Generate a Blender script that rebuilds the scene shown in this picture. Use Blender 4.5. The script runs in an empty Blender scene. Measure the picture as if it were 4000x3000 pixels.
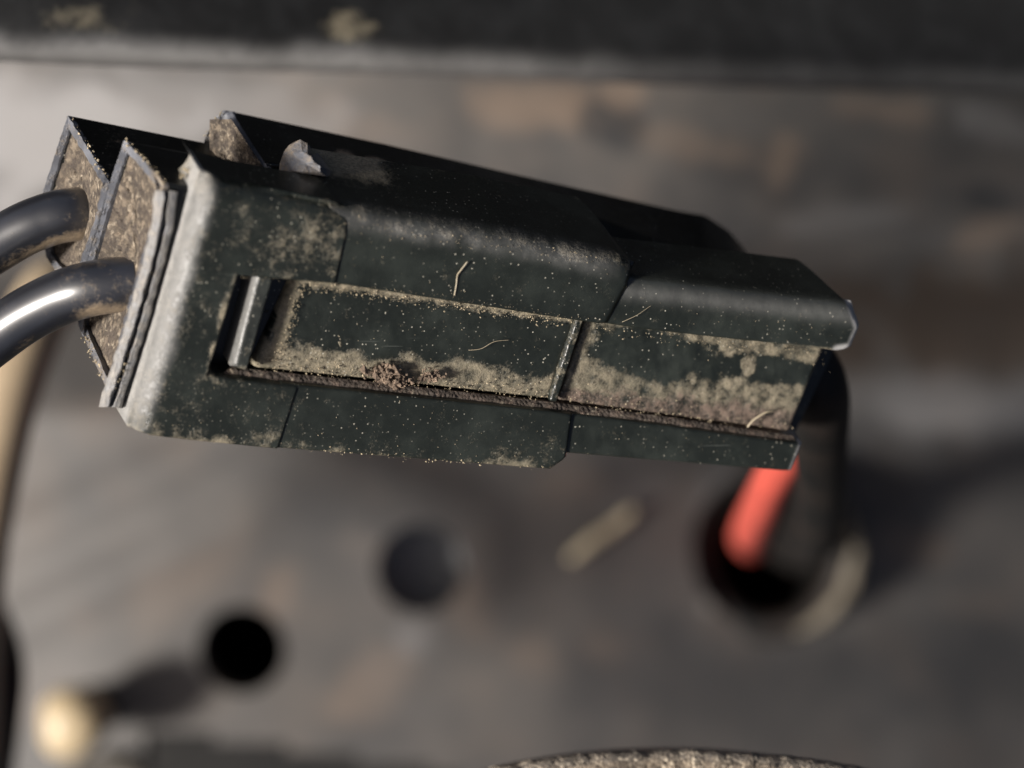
import bpy, bmesh, math, random
from mathutils import Vector, noise, Matrix
random.seed(7)
R = math.radians
S = bpy.context.scene
S.unit_settings.system = 'METRIC'
S.unit_settings.scale_length = 0.01          # one unit is one centimetre
# ------------------------------------------------------------------ camera
CAMZ, FPX = 8.0, 8000.0
cam_d = bpy.data.cameras.new('camera'); cam = bpy.data.objects.new('camera', cam_d)
S.collection.objects.link(cam); S.camera = cam
cam.location = (0, 0, CAMZ); cam.rotation_euler = (0, 0, 0)
cam_d.sensor_width = 36; cam_d.lens = 36 * FPX / 4000
cam_d.clip_start = 0.1; cam_d.clip_end = 500
cam_d.dof.use_dof = True; cam_d.dof.focus_distance = 7.85; cam_d.dof.aperture_fstop = 0.32
# ------------------------------------------------------------------ light
SUN_EL, SUN_DIR = 45.0, Vector((-0.97, -0.24, 0))
az = math.atan2(SUN_DIR.x, SUN_DIR.y)        # from +Y towards +X
W = bpy.data.worlds.new('World'); S.world = W; W.use_nodes = True
nt = W.node_tree; bg = nt.nodes['Background']
sky = nt.nodes.new('ShaderNodeTexSky'); sky.sky_type = 'NISHITA'; sky.sun_disc = False
sky.sun_elevation = R(SUN_EL); sky.sun_rotation = az
nt.links.new(sky.outputs[0], bg.inputs[0]); bg.inputs[1].default_value = 0.05
sky.air_density = 0.6; sky.dust_density = 6.0; sky.ozone_density = 0.3
sd = bpy.data.lights.new('sun', 'SUN'); sd.energy = 4.6; sd.angle = R(9.0); sd.color = (1.0, 0.945, 0.88)
so = bpy.data.objects.new('sun', sd); S.collection.objects.link(so)
sv = Vector((SUN_DIR.x * math.cos(R(SUN_EL)), SUN_DIR.y * math.cos(R(SUN_EL)), math.sin(R(SUN_EL))))
so.rotation_euler = sv.to_track_quat('Z', 'Y').to_euler(); so.location = sv * 20
S.view_settings.view_transform = 'Standard'; S.view_settings.look = 'None'
S.view_settings.gamma = 1; S.view_settings.exposure = 0.55

# ------------------------------------------------------------------ geometry of the place
GX, GY, Z0 = -0.27, 0.42, 0.15               # the connector's broad face: z = Z0 + GX x + GY y
NL = math.sqrt(GX * GX + GY * GY + 1)
NV = Vector((-GX / NL, -GY / NL, 1 / NL))
def V(px, py, d=0.0):                        # point on the plane d below the broad face
    rx, ry = (px - 2000) / FPX, (1500 - py) / FPX
    s = (CAMZ - Z0 + NL * d) / (1 + GX * rx + GY * ry)
    return Vector((rx * s, ry * s, CAMZ - s))
def Wd(px, py, d):                           # the same point pushed d into the connector
    return V(px - 300 * d, py - 500 * d, d)
def A(px, py, z):                            # point at height z
    s = CAMZ - z
    return Vector(((px - 2000) / FPX * s, (1500 - py) / FPX * s, z))
def nz(x, y, s=1.0, o=0.0):
    return noise.noise(Vector((x / s, y / s, o)))
def fb(x, y, s, o=0.0):
    return noise.fractal(Vector((x / s, y / s, o)), 1.0, 2.0, 4)
def sst(a, b, x):
    t = min(1, max(0, (x - a) / (b - a))); return t * t * (3 - 2 * t)

# ------------------------------------------------------------------ materials
def mat(name): 
    m = bpy.data.materials.new(name); m.use_nodes = True
    return m, m.node_tree, m.node_tree.nodes['Principled BSDF']
def node(t, kind, **kw):
    n = t.nodes.new(kind)
    for k, v in kw.items():
        if k.startswith('i_'): n.inputs[k[2:].replace('_', ' ')].default_value = v
        else: setattr(n, k, v)
    return n
def mixc(t, f, a, b):
    m = t.nodes.new('ShaderNodeMix'); m.data_type = 'RGBA'
    for i, v in ((0, f), (6, a), (7, b)):
        if isinstance(v, (tuple, list, float, int)): m.inputs[i].default_value = v
        else: t.links.new(v, m.inputs[i])
    return m.outputs[2]
def math_(t, op, a, b=None, clamp=False):
    m = t.nodes.new('ShaderNodeMath'); m.operation = op; m.use_clamp = clamp
    for i, v in ((0, a), (1, b)):
        if v is None: continue
        if isinstance(v, (float, int)): m.inputs[i].default_value = v
        else: t.links.new(v, m.inputs[i])
    return m.outputs[0]
def ramp(t, f, lo, hi, a=0.0, b=1.0):
    m = t.nodes.new('ShaderNodeMapRange'); m.interpolation_type = 'SMOOTHSTEP'
    t.links.new(f, m.inputs[0])
    m.inputs[1].default_value = lo; m.inputs[2].default_value = hi
    m.inputs[3].default_value = a; m.inputs[4].default_value = b
    return m.outputs[0]
def tex(t, co, scale, detail=4, rough=.6, dist=0.0):
    n = t.nodes.new('ShaderNodeTexNoise'); n.inputs['Scale'].default_value = scale
    n.inputs['Detail'].default_value = detail; n.inputs['Roughness'].default_value = rough
    n.inputs['Distortion'].default_value = dist
    t.links.new(co, n.inputs['Vector']); return n.outputs[0]

def dirty(name, base, dust1, dust2, brown=(.20, .145, .112), rough=.30, attr=True, level=.3, speck=True, spec=.5, grit=0.0, bump=.5):
    """plastic carrying dust where the mesh attributes dust / brown say it lies"""
    m, t, p = mat(name)
    co = t.nodes.new('ShaderNodeTexCoord').outputs['Object']
    if attr:
        a = t.nodes.new('ShaderNodeAttribute'); a.attribute_name = 'dust'; du = a.outputs['Fac']
        b = t.nodes.new('ShaderNodeAttribute'); b.attribute_name = 'brown'; br = b.outputs['Fac']
    else:
        du = ramp(t, tex(t, co, 1.2, 3), .3, .75, level * .4, level * 1.6); br = None
    n1 = tex(t, co, 26, 6, .7); n2 = tex(t, co, 95, 3, .7); n3 = tex(t, co, 5, 4)
    nn = math_(t, 'ADD', math_(t, 'MULTIPLY', n1, .55), math_(t, 'MULTIPLY', n2, .45))
    f = ramp(t, math_(t, 'ADD', du, math_(t, 'MULTIPLY', math_(t, 'SUBTRACT', nn, .5), 2.7)), .26, 1.05, 0.0, .86)
    dc = mixc(t, ramp(t, n2, .35, .65), dust1, dust2)
    dc = mixc(t, ramp(t, n3, .35, .7, 0, .6), dc, tuple(c * .62 for c in dust2[:3]) + (1,))
    if br is not None:
        bf = ramp(t, math_(t, 'ADD', br, math_(t, 'MULTIPLY', math_(t, 'SUBTRACT', n1, .5), 1.2)), .25, .75)
        dc = mixc(t, bf, dc, brown + (1,))
    bc = mixc(t, ramp(t, n3, .4, .7), base, tuple(c * 1.7 + .003 for c in base[:3]) + (1,))
    if grit:
        vg = t.nodes.new('ShaderNodeTexVoronoi'); vg.inputs['Scale'].default_value = 62; t.links.new(co, vg.inputs['Vector'])
        sb = t.nodes.new('ShaderNodeSeparateColor'); t.links.new(vg.outputs['Color'], sb.inputs[0])
        dc = mixc(t, math_(t, 'MULTIPLY', ramp(t, sb.outputs[0], .3, .8), grit), dc, tuple(c * .3 for c in dust2[:3]) + (1,))
        dc = mixc(t, math_(t, 'MULTIPLY', ramp(t, sb.outputs[1], .8, .95), grit), dc, (.52, .44, .33, 1))
    col = mixc(t, f, bc, dc)
    rgh = math_(t, 'ADD', math_(t, 'MULTIPLY', f, .9 - rough), rough)
    if speck:
        v = t.nodes.new('ShaderNodeTexVoronoi'); v.inputs['Scale'].default_value = 60
        t.links.new(co, v.inputs['Vector'])
        sp = ramp(t, v.outputs['Distance'], .08, .24, 1, 0)
        sel = ramp(t, v.outputs['Color'], .62, .66)
        s1 = math_(t, 'MULTIPLY', math_(t, 'MULTIPLY', sp, sel), ramp(t, tex(t, co, 3.1, 2), .42, .62, .25, 1))
        col = mixc(t, s1, col, (.42, .40, .33, 1))
        # fine scratches: stretched noise along two directions
        for ang, sc in ((.9, 9), (.35, 7)):
            mp = t.nodes.new('ShaderNodeMapping'); mp.inputs['Rotation'].default_value = (0, 0, ang)
            mp.inputs['Scale'].default_value = (sc * .25, sc * 9, 1); t.links.new(co, mp.inputs['Vector'])
            s2 = ramp(t, tex(t, mp.outputs[0], 1.0, 2), .70, .76, 0, .30)
            s2 = math_(t, 'MULTIPLY', s2, ramp(t, tex(t, co, 1.7, 1), .5, .6))
            col = mixc(t, s2, col, (.20, .21, .19, 1))
    if attr:
        w = t.nodes.new('ShaderNodeAttribute'); w.attribute_name = 'worn_lit'  # real wear plus light painted on bevel, corners, catch and bar edge
        wf = math_(t, 'MULTIPLY', w.outputs['Fac'], ramp(t, n1, .25, .6, .7, 1), True)
        col = mixc(t, wf, col, (.34, .335, .325, 1))
        rgh = math_(t, 'MAXIMUM', rgh, math_(t, 'MULTIPLY', math_(t, 'SQRT', wf), .72))
    t.links.new(col, p.inputs['Base Color']); t.links.new(rgh, p.inputs['Roughness'])
    p.inputs['Specular IOR Level'].default_value = spec
    bp = t.nodes.new('ShaderNodeBump'); bp.inputs['Strength'].default_value = bump; bp.inputs['Distance'].default_value = .02
    h = math_(t, 'ADD', math_(t, 'MULTIPLY', f, 1.0), math_(t, 'MULTIPLY', nn, .2))
    if grit: h = math_(t, 'SUBTRACT', h, math_(t, 'MULTIPLY', vg.outputs['Distance'], 1.6 * grit))
    t.links.new(h, bp.inputs['Height']); t.links.new(bp.outputs[0], p.inputs['Normal'])
    return m
TAN1, TAN2 = (.42, .355, .25, 1), (.19, .168, .115, 1)
M_shell = dirty('black_plastic_dusty', (.0125, .015, .0125, 1), TAN1, TAN2, bump=.35)
M_inner = dirty('black_plastic_inner', (.006, .0065, .006, 1), (.40, .31, .215, 1), (.25, .19, .125, 1))
M_grey = dirty('grey_cut_plastic', (.10, .105, .12, 1), (.42, .34, .25, 1), (.30, .24, .17, 1), speck=False, rough=.45)
M_dirt = dirty('packed_dirt', (.045, .035, .028, 1), (.42, .345, .25, 1), (.21, .165, .12, 1), speck=False, rough=.8, grit=.8)
M_cable = dirty('black_cable', (.009, .010, .014, 1), (.34, .26, .17, 1), (.2, .15, .1, 1), rough=.5, speck=False, spec=.3, bump=.25)
M_cable.node_tree.nodes['Principled BSDF'].inputs['Coat Weight'].default_value = 1
M_cable.node_tree.nodes['Principled BSDF'].inputs['Coat Roughness'].default_value = .29
M_cable.node_tree.nodes['Principled BSDF'].inputs['Coat IOR'].default_value = 1.8

def plain(name, c1, c2, sc=4.0, rough=.6, spec=.5, bump=.0, c3=None, metal=0.0, sc3=1.0, lo3=.55, hi3=.7, bscale=30):
    m, t, p = mat(name)
    co = t.nodes.new('ShaderNodeTexCoord').outputs['Object']
    col = mixc(t, ramp(t, tex(t, co, sc, 5, .6), .38, .64), c1 + (1,), c2 + (1,))
    if c3: col = mixc(t, ramp(t, tex(t, co, sc3, 4, .6, .4), lo3, hi3), col, c3 + (1,))
    t.links.new(col, p.inputs['Base Color']); p.inputs['Roughness'].default_value = rough
    p.inputs['Specular IOR Level'].default_value = spec; p.inputs['Metallic'].default_value = metal
    if bump:
        bp = t.nodes.new('ShaderNodeBump'); bp.inputs['Strength'].default_value = bump; bp.inputs['Distance'].default_value = .03
        t.links.new(tex(t, co, bscale, 5), bp.inputs['Height']); t.links.new(bp.outputs[0], p.inputs['Normal'])
    return m
M_grain = plain('sand_grain', (.26, .215, .14), (.46, .38, .26), 40, .8)
M_clump = plain('dirt_crumb', (.10, .072, .052), (.24, .175, .125), 25, .9, bump=.5)
M_fibre = plain('pale_fibre', (.30, .25, .17), (.38, .33, .24), 10, .6)
M_steel = plain('dusty_painted_steel', (.066, .063, .061), (.098, .090, .083), .7, .42, .5, .2, (.135, .104, .080), sc3=.8, lo3=.54, hi3=.72, bscale=5)
M_lowsteel = plain('dark_steel', (.05, .052, .056), (.07, .07, .075), 1, .5)
M_plate = plain('grey_plate', (.26, .265, .275), (.28, .285, .295), 1, .6)
M_bar = plain('black_bar_plastic', (.013, .014, .015), (.02, .021, .021), 1.4, .42, .5, .2, (.20, .18, .14), sc3=.75, lo3=.60, hi3=.74)
M_red = plain('red_insulation', (.62, .10, .07), (.54, .09, .065), 2.2, .42)
M_black = plain('black_rubber', (.005, .005, .005), (.016, .012, .010), 1.6, .6, .3, .2)
M_rubd = plain('dusty_rubber', (.06, .053, .042), (.135, .115, .085), 1.2, .7, .4, .2)
M_tan = plain('tan_hose', (.34, .26, .17), (.42, .33, .22), .8, .4)
M_brass = plain('yellow_zinc', (.42, .33, .20), (.50, .40, .26), 2, .4, .5)
M_straw = plain('dry_straw', (.34, .29, .20), (.42, .36, .25), 6, .7)

# ------------------------------------------------------------------ object helpers
def link(o): S.collection.objects.link(o); return o
def thing(name, label, cat, loc, group=None):
    o = link(bpy.data.objects.new(name, None)); o.location = loc; o.empty_display_size = .2
    o['label'] = label; o['category'] = cat
    if group: o['group'] = group
    return o
def obj(name, bm, m, parent=None, smooth=True, **props):
    off = parent.location.copy() if parent else Vector((0, 0, 0))
    if parent and parent.parent: off += parent.parent.location
    ctr = Vector((0, 0, 0))
    if not parent:
        for v in bm.verts: ctr += v.co
        ctr /= max(1, len(bm.verts))
    for v in bm.verts: v.co -= off + ctr
    bmesh.ops.recalc_face_normals(bm, faces=bm.faces)
    me = bpy.data.meshes.new(name); bm.to_mesh(me); bm.free()
    me.materials.append(m)
    if smooth:
        for f in me.polygons: f.use_smooth = True
    o = link(bpy.data.objects.new(name, me)); o.location = ctr
    if parent: o.parent = parent
    for k, v in props.items(): o[k] = v
    return o
def layers(bm):
    for k in ('dust', 'brown', 'worn_lit', 'oil'):
        if not bm.verts.layers.float.get(k): bm.verts.layers.float.new(k)
    return bm.verts.layers.float['dust'], bm.verts.layers.float['brown']
def setv(bm, v, t):
    v[bm.verts.layers.float['dust']] = t[0]; v[bm.verts.layers.float['brown']] = t[1]
    if len(t) > 2: v[bm.verts.layers.float['worn_lit']] = t[2]
    if len(t) > 3: v[bm.verts.layers.float['oil']] = t[3]
def tag(o, label, cat=None, kind=None, group=None):
    o['label'] = label
    if cat: o['category'] = cat
    if kind: o['kind'] = kind
    if group: o['group'] = group
    return o
def resample(pts, n):                        # n+1 tuples evenly spaced along a polyline
    L = [0]
    for a, b in zip(pts, pts[1:]): L.append(L[-1] + math.hypot(b[0] - a[0], b[1] - a[1]) + 1e-9)
    out = []
    for i in range(n + 1):
        s = L[-1] * i / n; k = 0
        while k < len(L) - 2 and L[k + 1] < s: k += 1
        f = (s - L[k]) / (L[k + 1] - L[k])
        out.append(tuple(a + (b - a) * f for a, b in zip(pts[k], pts[k + 1])))
    return out
def segd(p, a, b):
    ax, ay = a; bx, by = b; dx, dy = bx - ax, by - ay
    t = max(0, min(1, ((p[0] - ax) * dx + (p[1] - ay) * dy) / (dx * dx + dy * dy)))
    return math.hypot(p[0] - ax - t * dx, p[1] - ay - t * dy)
def polyd(p, pts): return min(segd(p, a[:2], b[:2]) for a, b in zip(pts, pts[1:]))

def slab(bm, rows, segs, cells, nr, nc, d0, depth, rounds, dust, wobble=.0, wn=6, flat_wall=None):
    """A moulded slab. rows: horizontal rails, each a list of polylines (one per column segment).
    cells: set of (row band, column segment) that exist. Edges sink by the radii in rounds, then walls run down to depth."""
    D, B = layers(bm)
    pos = {}
    nR = len(rows) - 1; nS = segs
    rails = [[resample(rows[r][s], nc[s]) for s in range(nS)] for r in range(nR + 1)]
    def P2(r, i, s, j):
        a, b = rails[r][s][j], rails[r + 1][s][j]; f = i / nr[r]
        return (a[0] + (b[0] - a[0]) * f, a[1] + (b[1] - a[1]) * f)
    verts = {}; info = {}
    def get(r, i, s, j):
        gi = sum(nr[:r]) + i; gj = sum(nc[:s]) + j
        if (gi, gj) in verts: return verts[gi, gj]
        p = P2(r, i, s, j); dd = 0
        rem = []
        for line, rad in rounds:
            x = polyd(p, line)
            if x < rad: rem.append((rad - x, rad))
        if rem:
            rad = max(q[1] for q in rem)
            q = math.sqrt(sum((a * rad / b) ** 2 for a, b in rem)); q = min(q, rad)
            dd = (rad - math.sqrt(max(0, rad * rad - q * q))) / 1000
        if wobble: dd += wobble * fb(p[0], p[1], 60, 3.1)
        base = d0(p[0], p[1]) if callable(d0) else d0
        v = bm.verts.new(Wd(p[0], p[1], dd + base)); setv(bm, v, dust(p[0], p[1], 0))
        verts[gi, gj] = v; info[v] = (p, dd + base); return v
    for (r, s) in cells:
        for i in range(nr[r]):
            for j in range(nc[s]):
                bm.faces.new((get(r, i, s, j), get(r, i, s, j + 1), get(r, i + 1, s, j + 1), get(r, i + 1, s, j)))
    edges = [e for e in bm.edges if len(e.link_faces) == 1 and e.verts[0] in info and e.verts[1] in info]
    ring = {}
    def col(v):
        if v in ring: return ring[v]
        p, dd = info[v]; dep = depth(p[0], p[1]) if callable(depth) else depth
        dep = max(dep, dd + .004); out = [v]
        for k in range(1, wn + 1):
            d = dd + (dep - dd) * k / wn
            q = bm.verts.new(Wd(p[0], p[1], d)); setv(bm, q, dust(p[0], p[1], d)); out.append(q)
        ring[v] = out; return out
    for e in edges:
        a, b = col(e.verts[0]), col(e.verts[1])
        for k in range(wn): bm.faces.new((a[k], b[k], b[k + 1], a[k + 1]))

def loft(bm, rails, n, m, dust=lambda x, y, d: (.1, 0), fn=V):
    """rails: polylines of (px,py,d); surface between consecutive rails."""
    D, B = layers(bm); rs = [resample(r, n) for r in rails]; rows = []
    for a, b in zip(rs, rs[1:]):
        k0 = 0 if not rows else 1
        for k in range(k0, m + 1):
            f = k / m; row = []
            for p, q in zip(a, b):
                x, y, d = (u + (w - u) * f for u, w in zip(p, q))
                v = bm.verts.new(fn(x, y, d)); setv(bm, v, dust(x, y, d)); row.append(v)
            rows.append(row)
    for r0, r1 in zip(rows, rows[1:]):
        for j in range(n): bm.faces.new((r0[j], r0[j + 1], r1[j + 1], r1[j]))
    return rows
def tube(bm, pts, rad, seg=20, sub=10, dust=None, cap=True, squash=None):
    """smooth tube through world points; rad a number or a list"""
    D, B = layers(bm)
    if not isinstance(rad, (list, tuple)): rad = [rad] * len(pts)
    P = [Vector(p) for p in pts]; path = []; rr = []
    for i in range(len(P) - 1):
        p0 = P[max(0, i - 1)]; p1 = P[i]; p2 = P[i + 1]; p3 = P[min(len(P) - 1, i + 2)]
        for k in range(sub):
            t = k / sub
            path.append(.5 * ((2 * p1) + (p2 - p0) * t + (2 * p0 - 5 * p1 + 4 * p2 - p3) * t * t + (3 * p1 - p0 - 3 * p2 + p3) * t ** 3))
            rr.append(rad[i] + (rad[i + 1] - rad[i]) * t)
    path.append(P[-1]); rr.append(rad[-1])
    up = Vector((0, 0, 1)); rings = []
    for i, c in enumerate(path):
        tg = (path[min(i + 1, len(path) - 1)] - path[max(i - 1, 0)]).normalized()
        if i == 0:
            if abs(tg.dot(up)) > .95: up = Vector((0, 1, 0))
            u = up.cross(tg).normalized()
        else: u = (u - tg * u.dot(tg)).normalized()
        w = tg.cross(u); ring = []
        for k in range(seg):
            a = 2 * math.pi * k / seg; dr = u * math.cos(a) + w * math.sin(a)
            v = bm.verts.new(c + dr * rr[i])
            v[D], v[B] = dust(v.co, dr, i / (len(path) - 1)) if dust else (0, 0)
            ring.append(v)
        rings.append(ring)
    for a, b in zip(rings, rings[1:]):
        for k in range(seg): bm.faces.new((a[k], a[(k + 1) % seg], b[(k + 1) % seg], b[k]))
    if cap: bm.faces.new(rings[0][::-1]); bm.faces.new(rings[-1])

# ================================================================== THE SETTING
# pressed steel panel behind and below the connector: wall at the top of the view running into a floor with holes
def panel_z(px, py):
    u = (px - 2000) / 1000
    z = -5.2 - 3.6 * sst(900, 1650, py) - .0 * u
    uu = min(4.6, max(-.6, u + 2)); cu = .20 + .06 * sst(1000, 1700, py); z += (.62 - .10 * sst(1000, 1700, py)) * uu - cu * uu * uu     # bows towards the left, away to the right
    z -= 1.6 * max(0, u - 2.6)
    t = ((py - 2080) + (px - 100) * .47)                           # two pressed ribs, lower left
    fade = 1 - sst(900, 1500, px)
    z += .07 * fade * (math.exp(-(t / 110) ** 2) + math.exp(-((t - 340) / 110) ** 2))
    z += .08 * nz(px, py, 900, 5)
    return z
HOLES = [(945, 2540, 172), (1642, 2222, 176), (2975, 2145, 272)]
STAINS_SHADE = [  # px, py, rx, ry, tilt, kind (0 tan dust, 1 dark brown grime and painted shade, 2 pale scuff and painted light, 3 dark oil), strength
    (3800, 1270, 760, 230, .02, 1, 1.0), (3720, 1600, 560, 110, .08, 2, .45), (3950, 1560, 200, 90, .1, 2, .3), (2060, 410, 260, 110, -.2, 0, .8), (2440, 350, 110, 70, .2, 0, .7),  # wide brown band paints a shadow, pale band below it paints light
    (2370, 470, 210, 110, .7, 3, .9), (2080, 470, 60, 40, 0, 3, .4), (2950, 640, 420, 120, .1, 3, .45), (3850, 780, 150, 60, .2, 3, .7), (3300, 850, 260, 60, -.1, 2, .25),
    (3850, 480, 200, 70, .3, 2, .3), (3900, 900, 180, 60, -.3, 0, .5), (3350, 420, 260, 60, .1, 0, .4), (3050, 640, 60, 110, .3, 0, .5), (2700, 560, 300, 70, .2, 0, .35),
    (600, 300, 420, 60, .05, 3, .35), (150, 560, 620, 260, .1, 2, .7), (900, 430, 520, 130, .15, 2, .3), (1250, 480, 350, 90, .1, 0, .25), (1100, 2290, 130, 70, -1.0, 0, .7), (1850, 2380, 90, 130, 0, 0, .6),  # wide pale patches paint the upper left as brightly lit
    (1440, 2690, 110, 180, .6, 0, .55), (1290, 1960, 260, 120, .3, 3, .4), (1610, 2480, 80, 60, 0, 2, .3), (2080, 2560, 110, 80, .4, 0, .35), (2350, 2530, 90, 70, 0, 0, .3),
    (2650, 2650, 500, 200, .1, 3, .4), (3500, 2130, 210, 80, .2, 0, .55), (3820, 2370, 130, 80, .1, 0, .3), (3400, 1900, 300, 160, 0, 1, .35), (2500, 1950, 200, 90, -.4, 2, .15),
    (3650, 2600, 500, 260, 0, 3, .5), (700, 2300, 330, 140, -.4, 0, .3), (2820, 1930, 90, 120, .4, 2, .3), (2250, 1900, 260, 60, .05, 0, .2), (500, 1650, 300, 130, .2, 1, .3)]
def stain_shade(x, y):
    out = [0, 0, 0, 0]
    for px, py, rx, ry, a, k, st in STAINS_SHADE:
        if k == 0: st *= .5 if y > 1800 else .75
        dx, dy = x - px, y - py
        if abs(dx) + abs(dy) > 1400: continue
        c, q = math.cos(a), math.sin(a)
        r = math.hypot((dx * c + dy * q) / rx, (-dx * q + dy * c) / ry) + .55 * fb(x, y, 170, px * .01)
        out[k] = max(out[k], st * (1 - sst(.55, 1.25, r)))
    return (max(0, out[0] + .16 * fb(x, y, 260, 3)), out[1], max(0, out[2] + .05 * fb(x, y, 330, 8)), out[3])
M_steel, t_, p_ = mat('stained_shaded_steel')
co_ = t_.nodes.new('ShaderNodeTexCoord').outputs['Object']
def at_(k): n_ = t_.nodes.new('ShaderNodeAttribute'); n_.attribute_name = k; return n_.outputs['Fac']
c_ = mixc(t_, ramp(t_, tex(t_, co_, .9, 6, .65), .35, .65), (.056, .054, .053, 1), (.084, .078, .073, 1))
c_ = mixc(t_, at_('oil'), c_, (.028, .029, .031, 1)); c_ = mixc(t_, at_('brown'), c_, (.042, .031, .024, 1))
c_ = mixc(t_, at_('dust'), c_, (.21, .155, .115, 1)); c_ = mixc(t_, at_('worn_lit'), c_, (.23, .225, .225, 1))
t_.links.new(c_, p_.inputs['Base Color']); p_.inputs['Roughness'].default_value = .6; p_.inputs['Specular IOR Level'].default_value = .35
def make_panel():
    bm = bmesh.new(); layers(bm); step = 40; g = {}
    xs = list(range(-2600, 7200, step)); ys = list(range(-900, 3500, step))
    def low(x): return 2850 + max(0, x - 650) * .145 if x < 1800 else 3500
    for i, x in enumerate(xs):
        for j, y in enumerate(ys):
            px, py = x, y
            for hx, hy, hr in HOLES:
                ex = 1.0 if hr < 200 else 1.12
                r = math.hypot(px - hx, (py - hy) / ex)
                if abs(r - hr) < step * .75 and r > 0:
                    px, py = hx + (px - hx) * hr / r, hy + (py - hy) * hr / r
            g[i, j] = bm.verts.new(A(px, py, panel_z(px, py)))
            setv(bm, g[i, j], stain_shade(x, y))
    for i in range(len(xs) - 1):
        for j in range(len(ys) - 1):
            cx, cy = xs[i] + step / 2, ys[j] + step / 2
            if any(math.hypot(cx - hx, (cy - hy) / (1.0 if hr < 200 else 1.12)) < hr for hx, hy, hr in HOLES): continue
            if 560 < cx < 1800 and cy > low(cx): continue
            bm.faces.new((g[i, j], g[i + 1, j], g[i + 1, j + 1], g[i, j + 1]))
    for v in [v for v in bm.verts if not v.link_faces]: bm.verts.remove(v)
    ed = [e for e in bm.edges if len(e.link_faces) == 1]
    keep = {e: 1 for e in ed}; r = bmesh.ops.extrude_edge_only(bm, edges=ed)
    bmesh.ops.translate(bm, vec=(0, 0, -.35), verts=[v for v in r['geom'] if isinstance(v, bmesh.types.BMVert)])
    bmesh.ops.split_edges(bm, edges=ed)
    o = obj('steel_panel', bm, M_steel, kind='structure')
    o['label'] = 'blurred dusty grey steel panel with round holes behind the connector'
make_panel()
def box(bm, c, sx, sy, sz, rot=None):
    r = bmesh.ops.create_cube(bm, size=1)
    for v in r['verts']:
        v.co = Vector((v.co.x * sx, v.co.y * sy, v.co.z * sz))
        if rot: v.co = rot @ v.co
        v.co += c
    return r['verts']
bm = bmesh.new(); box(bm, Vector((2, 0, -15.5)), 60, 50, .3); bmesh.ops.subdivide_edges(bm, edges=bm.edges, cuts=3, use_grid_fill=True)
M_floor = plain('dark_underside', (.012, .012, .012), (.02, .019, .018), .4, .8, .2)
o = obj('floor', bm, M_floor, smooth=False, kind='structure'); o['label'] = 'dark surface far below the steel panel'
# dark bracket seen through the second hole
bm = bmesh.new(); box(bm, A(1660, 2240, -9.45), 1.9, 1.7, .2); bmesh.ops.bevel(bm, geom=bm.edges, offset=.05, segments=2)
tag(obj('bracket_plate', bm, M_plate, smooth=False), 'dark grey plate seen through the upper of the two plain round holes', 'plate')

# black plastic bar across the top of the view
M_barw = dirty('black_bar_lit_edge', (.008, .0085, .009, 1), TAN1, TAN2, speck=False, rough=.7, spec=.12)
def bar():
    t = thing('plastic_bar', 'black plastic bar with a dusty lower edge painted pale as if lit, running across the top', 'bar', A(2000, 100, -2.0))
    bm = bmesh.new(); D, B = layers(bm); n = 160; rows = []
    def zc(x): return -.9 - .62 * (x / 1000.0)
    prof = []                                                    # (height above the lower edge, depth)
    for k in range(9):
        a = k / 8 * math.pi / 2; prof.append((.13 * (1 - math.cos(a)) , -.13 + .13 * math.sin(a)))
    prof = [(.05, -.55), (.0, -.3)] + prof + [(.13 + .055 * k, -.32 * (.055 * k) ** 1.4) for k in range(1, 26)] + [(2.4, -.9), (3.6, -1.3)]
    for i in range(n + 1):
        x = -1500 + 7500 * i / n; y = 203 + x * .0355 + 4 * math.sin(x / 340) + 3 * nz(x, 0, 60)
        y -= 0
        row = []
        base = A(x, y, zc(x))
        for h, dz in prof:
            v = bm.verts.new(base + Vector((0, h, dz + .04 * nz(x, h * 900, 500) * min(1, h)))); f = 1 - sst(100, 3300, x) * .80
            hx = x; hy = y - h * 910
            du = max(0, 1.15 - math.hypot((hx - 1345) / 260, (hy - 95) / 95) + .8 * fb(hx, hy, 160, 2)) * .85 + max(0, 1.1 - math.hypot((hx - 330) / 260, (hy - 40) / 130) + .8 * fb(hx, hy, 160, 2)) * .6
            setv(bm, v, (-.3 + min(1.2, du * 1.5), 0, (1.7 * f * (1 - sst(-.05, .13, h + .04 * fb(x, h * 300, 300))) + .03 + .10 * (1 - sst(-200, 1000, x)) * (1 - sst(.1, .5, h)))))  # paints the lit lower edge over its dust, fading rightwards
            row.append(v)
        rows.append(row)
    for a, b in zip(rows, rows[1:]):
        for k in range(len(prof) - 1): bm.faces.new((a[k], a[k + 1], b[k + 1], b[k]))
    obj('bar_body', bm, M_barw, t)
bar()

# ================================================================== THE CONNECTOR
C = thing('electrical_connector', 'dusty black plastic plug connector with a long open latch slot, in sharp focus', 'connector', V(1900, 1300, .9))
SLOT_TOP = [(930, 1075), (1290, 1103), (2230, 1250), (3290, 1380)]
def at(pts, x):
    for a, b in zip(pts, pts[1:]):
        if a[0] <= x <= b[0]: return a[1] + (b[1] - a[1]) * (x - a[0]) / (b[0] - a[0])
    return pts[0][1] if x < pts[0][0] else pts[-1][1]
CORNER = [(800, 700), (960, 745), (1400, 838), (2000, 935), (2480, 1035)]
BOT = [(515, 1695), (740, 1722), (1100, 1757), (1600, 1800), (2150, 1838)]
SB = [(590, 1428), (815, 1468), (2200, 1618), (3140, 1745)]

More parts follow.
